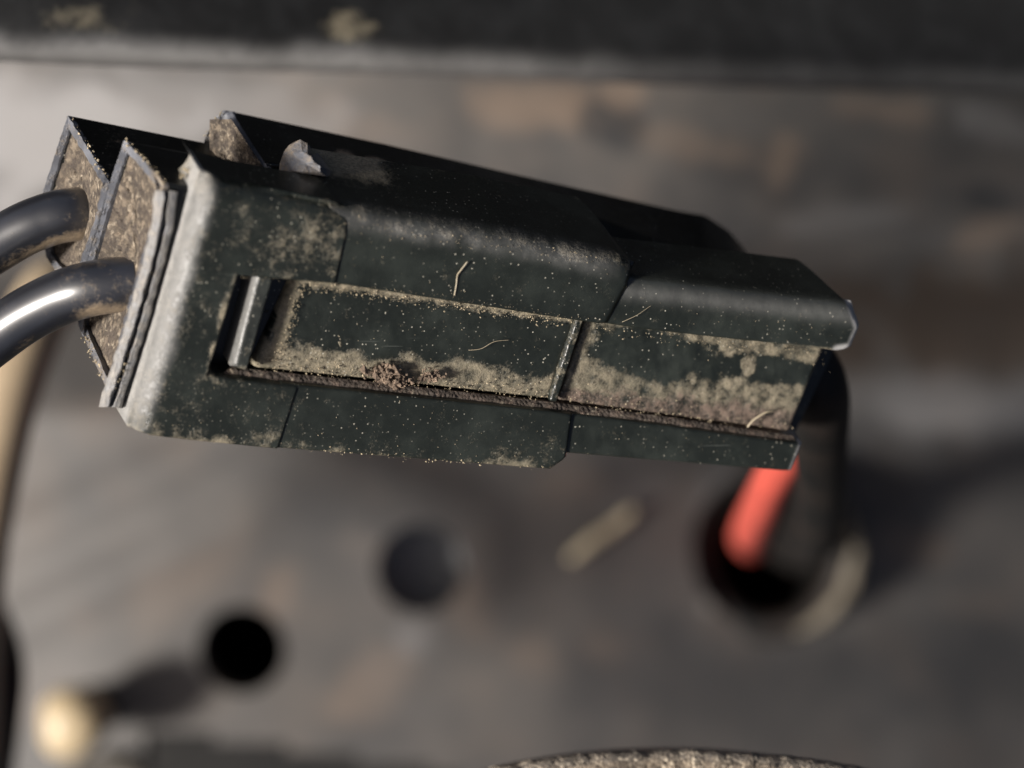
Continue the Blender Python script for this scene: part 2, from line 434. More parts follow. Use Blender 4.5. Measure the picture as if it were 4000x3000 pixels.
def d_collar(x, y, d):
    n = fb(x, y, 90, 1); du = .20 + .22 * n
    le = polyd((x, y), [(800, 700), (515, 1695)])
    wo = .56 * (1 - sst(8, 84, le + 14 * fb(x, y, 120, 9))) * (1 - .5 * sst(1550, 1690, y)); du += .12 * (1 - sst(45, 110, le)) + .3 * (1 - sst(20, 60, le)) * (sst(1550, 1690, y) + 1 - sst(720, 850, y))  # pale wear on the bevel, with sun sheen painted in
    du += .34 * (1 - sst(10, 90, abs(y - at(BOT, x)))) * (1 + n)
    du += .20 * sst(750, 900, y) * (1 - sst(1000, 1120, y)) * sst(850, 1150, x)
    du += .5 * (1 - sst(6, 22, polyd((x, y), [(930, 1075), (880, 1180), (860, 1250), (815, 1440), (840, 1485)]))) * (.6 + n)
    if d > .07:
        if le < 20: du, wo = .45 + 1.2 * d + .3 * n, .9 * (1 - sst(.1, .3, d))      # left end wall
        elif y > 1600: du = .35; wo = 0
        else: du = .12 + .25 * n; wo = 0
    return max(0, du), 0, wo
def d_shell(x, y, d):
    n = fb(x, y, 80, 2); du = .09 + .16 * n
    c = abs(y - at(CORNER, x)); du += .26 * math.exp(-((c - 15) / 30) ** 2) * (.5 + n + .5)
    du += .40 * (1 - sst(4, 60, abs(y - at(BOT, x)))) * (.8 + 1.2 * n)
    du += .16 * sst(1700, 2000, x) * sst(1650, 1750, y) * (1 + nz(x, y, 25))
    br = 0; wo = .20 * math.exp(-((y - at(CORNER, x) - 30) / 36) ** 2) * (1 - sst(2350, 2460, x)) * (1 + n)  # paints the soft light band along the rounded corner
    if d > .05:
        wo = 0
        if abs(y - at(SB, x)) < 25: du, br = .85, 1.1        # dirt lining the lower wall of the slot
        elif y < 1200: du = .04 + .16 * fb(x, y + d * 500, 70, 4) + .3 * math.exp(-((d - .49) / .03) ** 2)
        else: du = .3
        if y < 1200: du += 1.0 * sst(.18, .40, d) * (1 - sst(1570, 1700, x + 60 * n))
    return max(0, du), br, wo

# collar: wraps the wire end of the housing
bm = bmesh.new()
rows = [[[(800, 700), (960, 745)], [(960, 745), (1330, 815), (1372, 835)]],
        [[(705, 1030), (880, 1065), (930, 1075)], [(930, 1075), (1290, 1103), (1312, 1107)]],
        [[(592, 1425), (740, 1450), (812, 1462)], [(812, 1462), (900, 1480), (1165, 1510)]],
        [[(515, 1695), (740, 1722)], [(740, 1722), (1085, 1756)]]]
rnd = [([(800, 700), (515, 1695)], 62), ([(800, 700), (960, 745), (1372, 835)], 75), ([(515, 1695), (740, 1722), (1085, 1756)], 14),
       ([(1372, 835), (1312, 1107)], 8), ([(1165, 1510), (1085, 1756)], 8), ([(930, 1075), (812, 1462)], 9), ([(812, 1462), (900, 1480), (1165, 1510)], 7), ([(930, 1075), (1312, 1107)], 6)]
def dep_collar(x, y):
    if y < at(CORNER, x) + 12 and x > 805: return .24 - .18 * sst(1300, 1375, x)
    if y < 1000 and x > 1000: return .03
    if x > 1000 and y > 1500 and y < 1750: return .03
    if x < 830 and abs(polyd((x, y), [(800, 700), (515, 1695)])) < 3: return .34 - .14 * (1 - sst(700, 900, y))
    return .34
slab(bm, rows, 2, {(0, 0), (0, 1), (1, 0), (2, 0), (2, 1)}, [56, 52, 40], [44, 60], -.006, dep_collar, rnd, d_collar, .001)
obj('collar', bm, M_shell, C)

# outer shell: the two long arms either side of the slot
bm = bmesh.new()
rows = [[[(1300, 818), (2000, 935), (2440, 1026), (2500, 1060)]], [[(1240, 1098), (2230, 1250), (2385, 1272)]]]
def dep_up(x, y):
    if y < at(CORNER, x) + 15: return .50 - .50 * sst(2400, 2505, x)
    if x > 2380: return .06
    return .12
slab(bm, rows, 1, {(0, 0)}, [46], [190], 0.0, dep_up,
     [([(1300, 818), (2000, 935), (2440, 1026), (2500, 1060)], 70), ([(2500, 1060), (2385, 1272)], 40), ([(1240, 1098), (2230, 1250), (2385, 1272)], 6)], d_shell, .001, 8)
rows = [[[(1100, 1500), (2160, 1612), (2240, 1622)]], [[(1050, 1752), (2150, 1838), (2215, 1792)]]]
slab(bm, rows, 1, {(0, 0)}, [38], [170], 0.0, lambda x, y: .10 if y < 1700 and x < 2235 else .32,
     [([(1050, 1752), (2150, 1838), (2215, 1792)], 14), ([(2215, 1792), (2240, 1622)], 16), ([(1100, 1500), (2240, 1622)], 6)], d_shell, .001, 8)
obj('outer_shell', bm, M_shell, C)

# mating housing: slimmer second half of the plug, its arms emerging from under the shell
def d_mate(x, y, d):
    n = fb(x, y, 80, 6); du = .10 + .13 * n
    wo = .2 * math.exp(-((y - 1150 - (x - 2500) * .11) / 32) ** 2) + 1.3 * (1 - sst(12, 34, polyd((x, y), [(3345, 1208), (3368, 1292), (3335, 1372), (3280, 1380)]))) + 1.1 * (1 - sst(6, 20, segd((x, y), (3140, 1745), (3098, 1850))))  # corner light painted in, along with bright tip edges
    du += .22 * (1 - sst(4, 14, abs(y - at(SLOT_TOP, x)))) * sst(2900, 3250, x) * 3
    br = 0
    if d > .07:
        if y > 1600: du, br = (.8, 1.1) if abs(y - at(SB, x)) < 25 else (.3, 0)
        else: du = .08 + .2 * n
        wo = 0
        if x > 3330 or (x > 3080 and y > 1600): du = .7; br = 0; wo = .5
    return max(0, du), br, wo
bm = bmesh.new()
rows = [[[(2370, 1075), (2520, 1108), (3000, 1165), (3290, 1200), (3345, 1208)]],
        [[(2350, 1160), (2500, 1190), (3000, 1250), (3320, 1285), (3368, 1292)]],
        [[(2300, 1261), (2500, 1290), (3000, 1348), (3270, 1379), (3335, 1372)]]]
def dep_m(x, y):
    if y < 1105 + (x - 2500) * .125 + 14: return .36 - .33 * sst(3210, 3345, x)
    return .12 if x < 3300 else .055
slab(bm, rows, 1, {(0, 0), (1, 0)}, [18, 18], [170], .014, dep_m,
     [([(2370, 1075), (2520, 1108), (3290, 1200), (3345, 1208)], 52), ([(3345, 1208), (3368, 1292), (3335, 1372)], 34), ([(2300, 1261), (3000, 1348), (3270, 1379), (3335, 1372)], 9)], d_mate, .002, 7)
rows = [[[(2180, 1618), (2600, 1672), (3140, 1745)]], [[(2150, 1775), (2600, 1812), (3060, 1850), (3098, 1850)]]]
slab(bm, rows, 1, {(0, 0)}, [26], [150], .014, lambda x, y: .12 if y < 1745 and x < 3100 else .2,
     [([(2150, 1775), (2600, 1812), (3060, 1850), (3098, 1850)], 12), ([(3098, 1850), (3140, 1745)], 16), ([(2180, 1618), (2600, 1672), (3140, 1745)], 7)], d_mate, .002, 7)
obj('mating_housing', bm, M_shell, C)

# core: the body under the slot
def d_core(x, y, d):
    n = fb(x, y, 45, 8)
    return max(0, .08 + .3 * n + .35 * sst(1300, 1420, y) * (1 - sst(1100, 1250, x))), .3
bm = bmesh.new()
loft(bm, [[(560, 1330, .95), (3000, 1640, .95)], [(600, 1560, .30), (3085, 1735, .30)], [(830, 1490, .28), (3100, 1700, .28)], [(960, 1060, .28), (3245, 1395, .28)],
          [(1000, 900, .28), (3270, 1270, .28)], [(900, 700, .55), (3100, 1075, .45)], [(860, 560, .95), (2900, 1010, .95)]], 160, 12, d_core)
loft(bm, [[(3000, 1640, .95), (2900, 1010, .95)], [(3085, 1735, .30), (3270, 1270, .30)]], 12, 6, d_core)
obj('core_body', bm, M_inner, C)

# latch arm (first sunk panel), lock panel (second), the bar between them, and the latch catch
def oval(x, y, cx, cy, rx, ry, ang):
    c, s = math.cos(ang), math.sin(ang); dx, dy = x - cx, y - cy
    return math.hypot((dx * c + dy * s) / rx, (-dx * s + dy * c) / ry)
def d_arm(x, y, d):
    n = fb(x, y, 40, 11); n2 = fb(x, y, 160, 12)
    top = y - (1100 + (x - 1150) * .142); bot = (1452 + (x - 1020) * .108) - y
    left = segd((x, y), (1165, 1100), (1100, 1440))
    du = .06 + .12 * n
    du = max(du, (.86 * (1 - sst(26, 62 + 30 * n, top))))
    du = max(du, (.80 + .2 * n) * (1 - sst(24 + 60 * (n2 + .45), 95 + 60 * (n2 + .45), bot)))
    du = max(du, .9 * (1 - sst(18, 50 + 40 * n, left)))
    ln = abs(y - (1258 + (x - 1150) * .11)); du += .28 * math.exp(-(ln / 5) ** 2) * (.6 + n)
    return max(0, du), .25 * (1 - sst(0, 30, bot))
bm = bmesh.new()
slab(bm, [[[(1175, 1110), (1800, 1195), (2275, 1262)]], [[(1010, 1470), (1600, 1528), (2165, 1592)]]], 1, {(0, 0)}, [60], [200], .075, .26,
     [([(1175, 1110), (1010, 1470)], 26), ([(2275, 1262), (2165, 1592)], 10)], d_arm, .002, 5)
obj('latch_arm', bm, M_shell, C)
def d_lock(x, y, d):
    n = fb(x, y, 45, 21); n2 = fb(x, y, 120, 22)
    o1 = oval(x, y, 2585, 1424, 300, 100, .17) + .22 * n2 + .08 * n; o2 = min(oval(x, y, 3030, 1484, 225, 58, .12), oval(x, y, 2860, 1470, 160, 30, .2)) + .2 * n; o2 += .9 * (1 - sst(20, 50, math.hypot(x - 2950, y - 1468)))
    du = .70 + .25 * n - .10 * n2
    m = min(o1, o2); du = .02 + (du - .02) * sst(.70, 1.12, m)
    bot = (1600 + (x - 2180) * .125) - y
    br = .9 * (1 - sst(10, 90 + 60 * n2 + .06 * (x - 2200), bot))
    if br > .1: du = max(du, .55 + .3 * n)
    return max(0, du), br
bm = bmesh.new()
slab(bm, [[[(2320, 1262), (2800, 1340), (3245, 1402)]], [[(2205, 1600), (2650, 1660), (3112, 1722)]]], 1, {(0, 0)}, [64], [180], .08, .26,
     [([(2320, 1262), (2205, 1600)], 8), ([(3245, 1402), (3112, 1722)], 22)], d_lock, .004, 5)
obj('lock_panel', bm, M_shell, C)
bm = bmesh.new()
up_ = [(900, 1432, .055), (1100, 1455, .05), (1600, 1508, .048), (2160, 1572, .05), (2600, 1628, .05), (3095, 1702, .055)]
dn_ = [(850, 1474, .03), (1100, 1502, .024), (1600, 1558, .022), (2160, 1616, .022), (2600, 1672, .03), (3120, 1744, .03)]
def gro(x, y, d): return .42 + .6 * fb(x, y, 40), 1.1 + .4 * fb(x, y, 50)
rl = [[(x, y + k * 1.5 * nz(x, 7, 60), d + .006 - .008 * math.sin(math.pi * k / 3) + .006 * fb(x, k * 40, 60)) for x, y, d in resample([tuple(a + (b - a) * k / 3 for a, b in zip(p, q)) for p, q in zip(up_, dn_)], 220)] for k in range(4)]
loft(bm, rl, 260, 3, gro)
obj('packed_dirt', bm, M_dirt, C)
bm = bmesh.new()
slab(bm, [[[(2272, 1250), (2302, 1255)]], [[(2160, 1588), (2190, 1592)]]], 1, {(0, 0)}, [60], [8], .045, .2,
     [([(2272, 1250), (2160, 1588)], 8), ([(2302, 1255), (2190, 1592)], 8)], lambda x, y, d: (.42 + .4 * fb(x, y, 30, 2) if d < .06 else .2, 0), .004, 4)
obj('cross_rib', bm, M_shell, C)
bm = bmesh.new()
slab(bm, [[[(1000, 1080), (1065, 1092)]], [[(905, 1440), (965, 1450)]]], 1, {(0, 0)}, [60], [14], .0, .28,
     [([(1000, 1080), (905, 1440)], 24), ([(1065, 1092), (965, 1450)], 6), ([(905, 1440), (965, 1450)], 14)],
     lambda x, y, d: (.12 + .3 * fb(x, y, 30, 7) + .5 * sst(1410, 1445, y), 0, .38 * (1 - sst(5, 17, segd((x, y), (1000, 1080), (905, 1440)))) + .04), .003, 5)  # paints a lit line down the catch's left edge
obj('latch_catch', bm, M_shell, C)

# inner housing: stepped twin-cavity body reaching out at the wire end
ENDO = [(268, 452, .95), (432, 712, .45), (490, 545, .45), (645, 715, .12), (640, 860, .12), (598, 1020, .12), (520, 1270, .12), (436, 1545, .12), (310, 1272, .6), (262, 1120, .7), (182, 1000, .95), (168, 760, .95)]
def pushx(p, L):
    sl = .20 - (p[1] - 450) * .00011
    return (p[0] + L, p[1] + L * sl, p[2])
def d_in(x, y, d):
    n = fb(x, y, 60, 31); return max(0, .06 + .2 * n + .25 * (1 - sst(0, 60, abs(x - 480)))), 0
bm = bmesh.new(); loop = ENDO + [ENDO[0]]
r0 = [loop]; loft(bm, [loop, [pushx(p, 12) for p in loop], [pushx(p, 300) for p in loop], [pushx(p, 950) for p in loop]], 120, 4, lambda x, y, d: d_in(x, y, d))
bmesh.ops.remove_doubles(bm, verts=bm.verts, dist=.0005)
IH = obj('inner_housing', bm, M_inner, C, smooth=False)
# grey cut rims of the two cavities and the dirt packed in them
REAR = [(268, 452, .95), (432, 712, .45), (398, 860, .45), (330, 1060, .45), (262, 1120, .7), (182, 1000, .95), (168, 760, .95)]
FRONT = [(432, 712, .45), (490, 545, .45), (645, 715, .12), (628, 860, .12), (580, 1020, .12), (510, 1270, .12), (432, 1545, .12), (310, 1272, .6), (330, 1060, .45)]
def inset(poly, k):
    cx = sum(p[0] for p in poly) / len(poly); cy = sum(p[1] for p in poly) / len(poly); out = []
    n = len(poly); area = sum(poly[i][0] * poly[(i + 1) % n][1] - poly[(i + 1) % n][0] * poly[i][1] for i in range(n))
    sg = 1 if area > 0 else -1
    for i in range(n):
        a, b, c = poly[i - 1], poly[i], poly[(i + 1) % n]
        e1 = Vector((b[0] - a[0], b[1] - a[1])).normalized(); e2 = Vector((c[0] - b[0], c[1] - b[1])).normalized()
        n1 = Vector((-e1.y, e1.x)) * sg; n2 = Vector((-e2.y, e2.x)) * sg
        m = (n1 + n2); m = m / max(.35, m.dot(n1)) if m.length > 1e-6 else n1
        out.append((b[0] + m.x * k, b[1] + m.y * k, b[2]))
    return out
for nm, poly, k in (('cavity_rim', REAR, 24), ('cavity_rim', FRONT, 26)):
    bm = bmesh.new(); i1 = inset(poly, k); rag = []
    o1 = resample(poly + [poly[0]], 160); o2 = resample(i1 + [i1[0]], 160)
    o2 = [(p[0] + 7 * nz(p[0], p[1], 18), p[1] + 7 * nz(p[0], p[1], 18, 4), p[2]) for p in o2]; o2[-1] = o2[0]
    o1 = [(p[0] + 4 * nz(p[0], p[1], 14), p[1] + 4 * nz(p[0], p[1], 14, 4), p[2]) for p in o1]; o1[-1] = o1[0]
    rails = [[(p[0] + 14, p[1] + 3, p[2]) for p in o1], [(p[0] - 4, p[1], p[2] - .004) for p in o1], [(p[0] - 4, p[1], p[2] - .004) for p in o2], [(p[0] + 45, p[1] + 8, p[2] + .02) for p in o2]]
    loft(bm, rails, 160, 4, lambda x, y, d: (.28 + .42 * fb(x, y, 40, 33) + .25 * sst(900, 1500, y) + .45 * sst(560, 620, x), 0))
    bmesh.ops.remove_doubles(bm, verts=bm.verts, dist=.0003)
    obj(nm, bm, M_grey, IH, smooth=False)
    bm = bmesh.new(); D, B = layers(bm); i2 = inset(poly, k - 8)
    cx = sum(p[0] for p in i2) / len(i2); cy = sum(p[1] for p in i2) / len(i2); cd = sum(p[2] for p in i2) / len(i2)
    ob = resample(i2 + [i2[0]], 110)[:-1]; prev = None
    for r in range(0, 21):
        f = 1 - r / 20; ring = []
        for p in ob:
            x, y, d = cx + (p[0] - cx) * f, cy + (p[1] - cy) * f, cd + (p[2] - cd) * f
            off = 18 + 30 * (1 - f * f); bump = .012 * fb(x, y, 40, 5) + .012 * nz(x, y, 17)
            v = bm.verts.new(V(x + off, y + off * .2, d + .02 * (1 - f) - bump)); n = fb(x, y, 35, 9)
            v[D] = .60 + .5 * n; v[B] = .12 + .4 * n; ring.append(v)
        if prev:
            for i in range(len(ob)): bm.faces.new((prev[i], prev[(i + 1) % len(ob)], ring[(i + 1) % len(ob)], ring[i]))
        prev = ring
    obj('packed_dirt', bm, M_dirt, IH)
# dusty lip between inner housing and collar
bm = bmesh.new()
lp = [(700, 745, .10), (684, 880, .10), (640, 1060, .10), (578, 1280, .10), (478, 1590, .12)]
rails = [[(x - 96, y, d + .03) for x, y, d in lp], [(x - 84, y, d - .02) for x, y, d in lp], [(x - 56, y, d - .03) for x, y, d in lp], [(x - 46, y, d + .02) for x, y, d in lp], [(x - 34, y, d - .02) for x, y, d in lp], [(x - 10, y + 4, d - .01) for x, y, d in lp], [(x + 12, y + 6, d + .12) for x, y, d in lp]]
rails = [[(x + 9 * nz(x, y, 40, k), y, d) for x, y, d in resample(r, 60)] for k, r in enumerate(rails)]
loft(bm, rails, 90, 5, lambda x, y, d: (.62 + .6 * fb(x, y, 30, 3), .1, .7))
obj('end_lip', bm, M_grey, C)

# rear shell: the second row standing behind, its open end, top wall and tail
bm = bmesh.new()
top = [(905, 436, .98), (1500, 562, .98), (2000, 678, .98), (2640, 822, .98), (2755, 842, .98), (2850, 905, .98), (2925, 992, .98)]
mid = [(1042, 645, .56), (1500, 690, .62), (2000, 760, .66), (2330, 850, .70), (2560, 930, .72), (2760, 985, .72), (2945, 1030, .72)]
low = [(1060, 760, .60), (1500, 830, .66), (2000, 900, .64), (2330, 990, .54), (2560, 1050, .52), (2760, 1080, .5), (2960, 1095, .5)]
back = [(830, 520, 1.5), (1500, 640, 1.5), (2000, 740, 1.5), (2640, 880, 1.5), (2755, 900, 1.5), (2850, 950, 1.5), (2910, 1020, 1.5)]
def d_rear(x, y, d):
    n = fb(x, y, 60, 41); du = .05 + .12 * n
    du += .75 * sst(1260, 1330, x) * (1 - sst(1470, 1560, x)) * sst(560, 585, y - (x - 1250) * .2) * (1 - sst(600, 660, y - (x - 1250) * .3)) * (1 + n)
    return max(0, du), .2
loft(bm, [back, top, mid, low], 180, 14, d_rear)
RS = obj('rear_shell', bm, M_inner, C)
bm = bmesh.new()
e0 = [(785, 600, .98), (800, 540, .98), (838, 462, .98), (872, 430, .98), (905, 436, .98), (975, 540, .78), (1045, 650, .56), (1060, 760, .56)]
e1 = [(815, 610, .98), (830, 550, .98), (858, 495, .98), (880, 470, .97), (895, 480, .93), (945, 560, .78), (1000, 655, .60), (1010, 760, .60)]
lo = [[(x + 12, y + 2, d) for x, y, d in e0], e0, e1, [(x + 40, y + 8, d + .03) for x, y, d in e1]]
lo = [[(x + 6 * nz(x, y, 22, 3), y + 6 * nz(x, y, 22, 8), d) for x, y, d in resample(r, 60)] for r in lo]
loft(bm, lo, 80, 4, lambda x, y, d: (.14 + .25 * fb(x, y, 30, 43) + .5 * sst(.0, 1.0, (915 - x) / 100) * sst(470, 600, y), 0))
obj('end_rim', bm, M_grey, RS)
bm = bmesh.new(); D, B = layers(bm); rws = []
for r in range(24):
    rw = []
    for k in range(24):
        x = 805 + 215 * k / 23; y0 = 460 if x < 890 else 460 + (x - 890) * 1.5; y = y0 + (760 - y0) * r / 23
        v = bm.verts.new(V(x + 14, y + 6, .90 - .0016 * (x - 805) + .03 * fb(x, y, 25, 2))); n = fb(x, y, 30, 6)
        v[D] = .55 + .5 * n; v[B] = .2 + .3 * n; rw.append(v)
    rws.append(rw)
for a, b in zip(rws, rws[1:]):
    for k in range(23): bm.faces.new((a[k], a[k + 1], b[k + 1], b[k]))
obj('packed_dirt', bm, M_dirt, RS)
# broken locking nub behind the collar
bm = bmesh.new(); D, B = layers(bm)
nb = [(1092, 640, .40), (1110, 590, .40), (1130, 566, .40), (1172, 545, .38), (1200, 560, .36), (1222, 610, .34), (1240, 596, .33), (1262, 625, .32), (1292, 668, .30), (1290, 700, .30), (1180, 700, .32), (1088, 690, .36)]
cen = (1195, 640, .26); cv = bm.verts.new(V(*cen)); cv[D] = .5
fr = []
for p in nb:
    v = bm.verts.new(V(*p)); v[D] = .75; fr.append(v)
md = []
for p in nb:
    v = bm.verts.new(V(p[0] * .55 + cen[0] * .45 + random.uniform(-10, 10), p[1] * .55 + cen[1] * .45 + random.uniform(-8, 8), p[2] - .07 - random.uniform(0, .03))); v[D] = random.uniform(.2, .7); md.append(v)
bk = []
for p in nb:
    v = bm.verts.new(V(p[0] + 10, p[1] + 10, .8)); v[D] = .2; bk.append(v)
for i in range(len(nb)):
    j = (i + 1) % len(nb)
    bm.faces.new((cv, md[i], md[j])); bm.faces.new((md[i], fr[i], fr[j], md[j])); bm.faces.new((fr[i], bk[i], bk[j], fr[j]))
obj('lock_nub', bm, M_grey, C, smooth=False)

# ================================================================== WIRES
def d_cab(thr):
    def f(co, dr, t):
        n = noise.fractal(co * 7, 1, 2, 4)
        under = sst(.15, .8, -dr.y * .9 - dr.z * .35)
        du = thr * under * (.8 + n) + .9 * sst(.74, .98, t) * (.3 + under + n) + .07 + .12 * n
        return max(0, du), .1
    return f
for nm, pts, rad, thr, lab in (
    ('wire', [(-900, 2300, 1.7), (-620, 1900, .80), (-330, 1575, .60), (0, 1302, .50), (180, 1190, .44), (345, 1130, .37), (540, 1105, .35)], .104, .35, 'thick shiny black wire entering the nearer cavity at the left'),
    ('wire', [(-900, 1900, 1.6), (-620, 1500, 1.3), (-300, 1155, .84), (0, 950, .82), (160, 868, .80), (300, 838, .80), (440, 860, .88)], .104, .95, 'thick black wire with sandy underside entering the rear cavity at the left')):
    bm = bmesh.new(); tube(bm, [V(*p) for p in pts], rad, 56, 26, d_cab(thr))
    tag(obj(nm, bm, M_cable), lab, 'wire', group='black wires at the left end')
# broken grey chip and dark cavity behind the wires
# red wire
bm = bmesh.new()
tube(bm, [A(2950, 1350, -1.0), A(3060, 1480, -1.2), A(3125, 1620, -1.6), A(3108, 1725, -2.1), A(3022, 1870, -3.0), A(2978, 1965, -4.0), A(2932, 2068, -6.0), A(2925, 2110, -8.5), A(2960, 2140, -12)], [.09, .09, .09, .097, .106, .116, .125, .125, .125], 32, 14)
tag(obj('wire', bm, M_red), 'red wire bending from the connector down into the dark grommet', 'wire')
for pts, rad, lab in (
    ([A(2950, 1300, -.85), A(3130, 1400, -.85), A(3200, 1530, -1.0), A(3205, 1720, -1.6), A(3210, 1920, -2.8), A(3180, 2080, -4.8), A(3130, 2160, -8), A(3080, 2180, -12)], .13, 'black wire nearest the right edge of the grommet, to the right of the red wire'),
    ([A(2950, 1450, -1.3), A(3110, 1560, -1.3), A(3165, 1700, -1.9), A(3130, 1900, -3.3), A(3080, 2060, -5.6), A(3050, 2140, -8), A(3030, 2160, -12)], .10, 'black wire squeezed between the red wire and the outer black one')):
    bm = bmesh.new(); tube(bm, pts, rad, 28, 12)
    tag(obj('wire', bm, M_black), lab, 'wire', group='black wires into the grommet')
# grommet
G0 = A(2985, 2140, panel_z(2985, 2140))
gt = thing('grommet', 'oval black rubber grommet with a sandy right rim where the wires go down', 'grommet', G0)
def ring(bm, c, rx, ry, r, a0=0, a1=2 * math.pi, n=80, seg=16, wob=0.0, zs=1.0):
    rs = []; full = abs(a1 - a0 - 2 * math.pi) < 1e-4; m = n if full else n + 1
    for i in range(m):
        a = a0 + (a1 - a0) * i / n; rr_ = r * (1 if full else math.sin(math.pi * min(1, max(0, (i + .3) / (n + .6)))) ** .5)
        rg = []
        for k in range(seg):
            b = 2 * math.pi * k / seg; q = rr_ * (1 + wob * nz(a * 300, b * 120, 60))
            rg.append(bm.verts.new(c + Vector(((rx + q * math.cos(b)) * math.cos(a), (ry + q * math.cos(b)) * math.sin(a), q * zs * math.sin(b)))))
        rs.append(rg)
    for i in range(m if full else m - 1):
        a, b = rs[i], rs[(i + 1) % m]
        for k in range(seg): bm.faces.new((a[k], a[(k + 1) % seg], b[(k + 1) % seg], b[k]))
sc = (CAMZ - G0.z) / 8
bm = bmesh.new(); ring(bm, G0 + Vector((.06, 0, .02)), .285 * sc, .315 * sc, .055 * sc); 
obj('lip', bm, M_black, gt)
bm = bmesh.new(); ring(bm, G0 + Vector((.10, 0, .09)), .300 * sc, .325 * sc, .036 * sc, R(-88), R(38), 40, 14, .5)
obj('sand_edge', bm, M_rubd, gt)
bm = bmesh.new(); n = 40; rws = []
for dz, s in ((0, 1), (-.8, .95), (-2.2, .9), (-3.4, .88)):
    rws.append([bm.verts.new(G0 + Vector((.26 * sc * s * math.cos(2 * math.pi * k / n), .29 * sc * s * math.sin(2 * math.pi * k / n), dz))) for k in range(n)])
for a, b in zip(rws, rws[1:]):
    for k in range(n): bm.faces.new((a[k], a[(k + 1) % n], b[(k + 1) % n], b[k]))
bm.faces.new(rws[-1])
obj('sleeve', bm, M_black, gt)
# black cup added behind the lower left hole to keep it dark
c = A(945, 2540, panel_z(945, 2540) - .3); bm = bmesh.new(); rws = []
for dz, s in ((.0, 1), (-2.6, 1)):
    rws.append([bm.verts.new(c + Vector((.40 * s * math.cos(2 * math.pi * k / n), .40 * s * math.sin(2 * math.pi * k / n), dz))) for k in range(n)])
for k in range(n): bm.faces.new((rws[0][k], rws[0][(k + 1) % n], rws[1][(k + 1) % n], rws[1][k]))
bm.faces.new(rws[1])
tag(obj('shade_tube', bm, M_black), 'black tube added behind the lower of the two plain round holes to keep it dark', 'tube')

# ================================================================== OTHER BLURRED THINGS
bm = bmesh.new()
tube(bm, [A(420, 1150, -5.6), A(330, 1120, -4.8), A(190, 1160, -4.2), A(40, 1500, -3.9), A(-55, 1900, -3.9), A(-110, 2300, -4.1), A(-130, 3000, -4.5)], [.19, .19, .19, .19, .19, .19, .19], 28, 10)
tag(obj('hose', bm, M_tan), 'blurred tan hose curving down the left edge behind the wires', 'hose')
bm = bmesh.new()
tube(bm, [A(-460, 2080, -5.8), A(-190, 2360, -5.5), A(-82, 2580, -5.3), A(-90, 2800, -5.2), A(-150, 3200, -5.2)], .28, 28, 10)
tag(obj('rubber_hose', bm, M_black), 'dark rubber hose at the bottom left edge beside the yellow bolt', 'hose')
M_dark = plain('dark_rust', (.045, .032, .022), (.03, .024, .018), 2, .7)
# yellow bolt on its washer
bz = -7.8; bc = A(275, 2830, bz)
bt = thing('bolt', 'blurred yellowish bolt with a domed tip standing at the bottom left', 'bolt', bc)
bm = bmesh.new(); rws = []; n = 24
for r, z in ((.09, .17), (.17, .14), (.23, .07), (.26, -.03), (.26, -.10), (.24, -.3)):
    rws.append([bm.verts.new(bc + Vector((r * math.cos(2 * math.pi * k / n) * (1 + .10 * math.cos(6 * math.pi * k / n)), r * 1.08 * math.sin(2 * math.pi * k / n), z))) for k in range(n)])
for a, b in zip(rws, rws[1:]):
    for k in range(n): bm.faces.new((a[k], b[k], b[(k + 1) % n], a[(k + 1) % n]))
bm.faces.new(rws[0]); bm.faces.new(rws[-1]); obj('bolt_head', bm, M_brass, bt)
bm = bmesh.new(); tube(bm, [bc + Vector((0, 0, -.25)), bc + Vector((0, 0, -1.6))], .19, 24, 4); obj('shank', bm, M_dark, bt)
bm = bmesh.new(); wc = A(400, 3180, bz - .6); ring(bm, wc, .40, .40, .06, n=60, zs=.6)
obj('washer', bm, M_rubd, bt)
# rounded mount with a sandy rim, close to the lens at the bottom edge
mc = A(2640, 3556, -.35); mt = thing('rubber_mount', 'rounded mount with a rough sandy rim at the bottom edge', 'mount', mc)
bm = bmesh.new(); D, B = layers(bm); rws = []; n = 420
for r, z in ((.0, .10), (.5, .09), (.8, .07), (.93, .05), (.965, .035), (.985, .01), (.998, -.02), (.99, -.05), (.96, -.15), (.85, -.6)):
    rw = []
    for k in range(n):
        a = 2 * math.pi * k / n; x, y = math.cos(a), math.sin(a)
        w = .010 * fb(x * 900, y * 900 + z * 300, 26, 2) * (1 if r > .9 else .3)
        v = bm.verts.new(mc + Vector((x * 1.66 * r * (1 + w), y * (.655) * r * (1 + w * 1.4), z + w * 2)))
        v[D] = (1.0 if r > .9 else .75) + .5 * fb(x * 900, y * 900, 40, 4); v[B] = 0; v[bm.verts.layers.float['worn_lit']] = .15 * (r > .95); rw.append(v)
    rws.append(rw)
for a, b in zip(rws, rws[1:]):
    for k in range(n): bm.faces.new((a[k], b[k], b[(k + 1) % n], a[(k + 1) % n]))
obj('mount_body', bm, M_dirt, mt)
# dry straw on the panel
p0 = A(2225, 2185, panel_z(2225, 2185) + .10); p1 = A(2475, 1992, panel_z(2475, 1992) + .12)
bm = bmesh.new(); tube(bm, [p0, p0.lerp(p1, .33) + Vector((.01, .02, .02)), p0.lerp(p1, .66) - Vector((.01, .02, 0)), p1], [.035, .05, .05, .04], 10, 6)
tag(obj('straw', bm, M_straw), 'short piece of dry straw lying on the panel left of the grommet', 'straw')

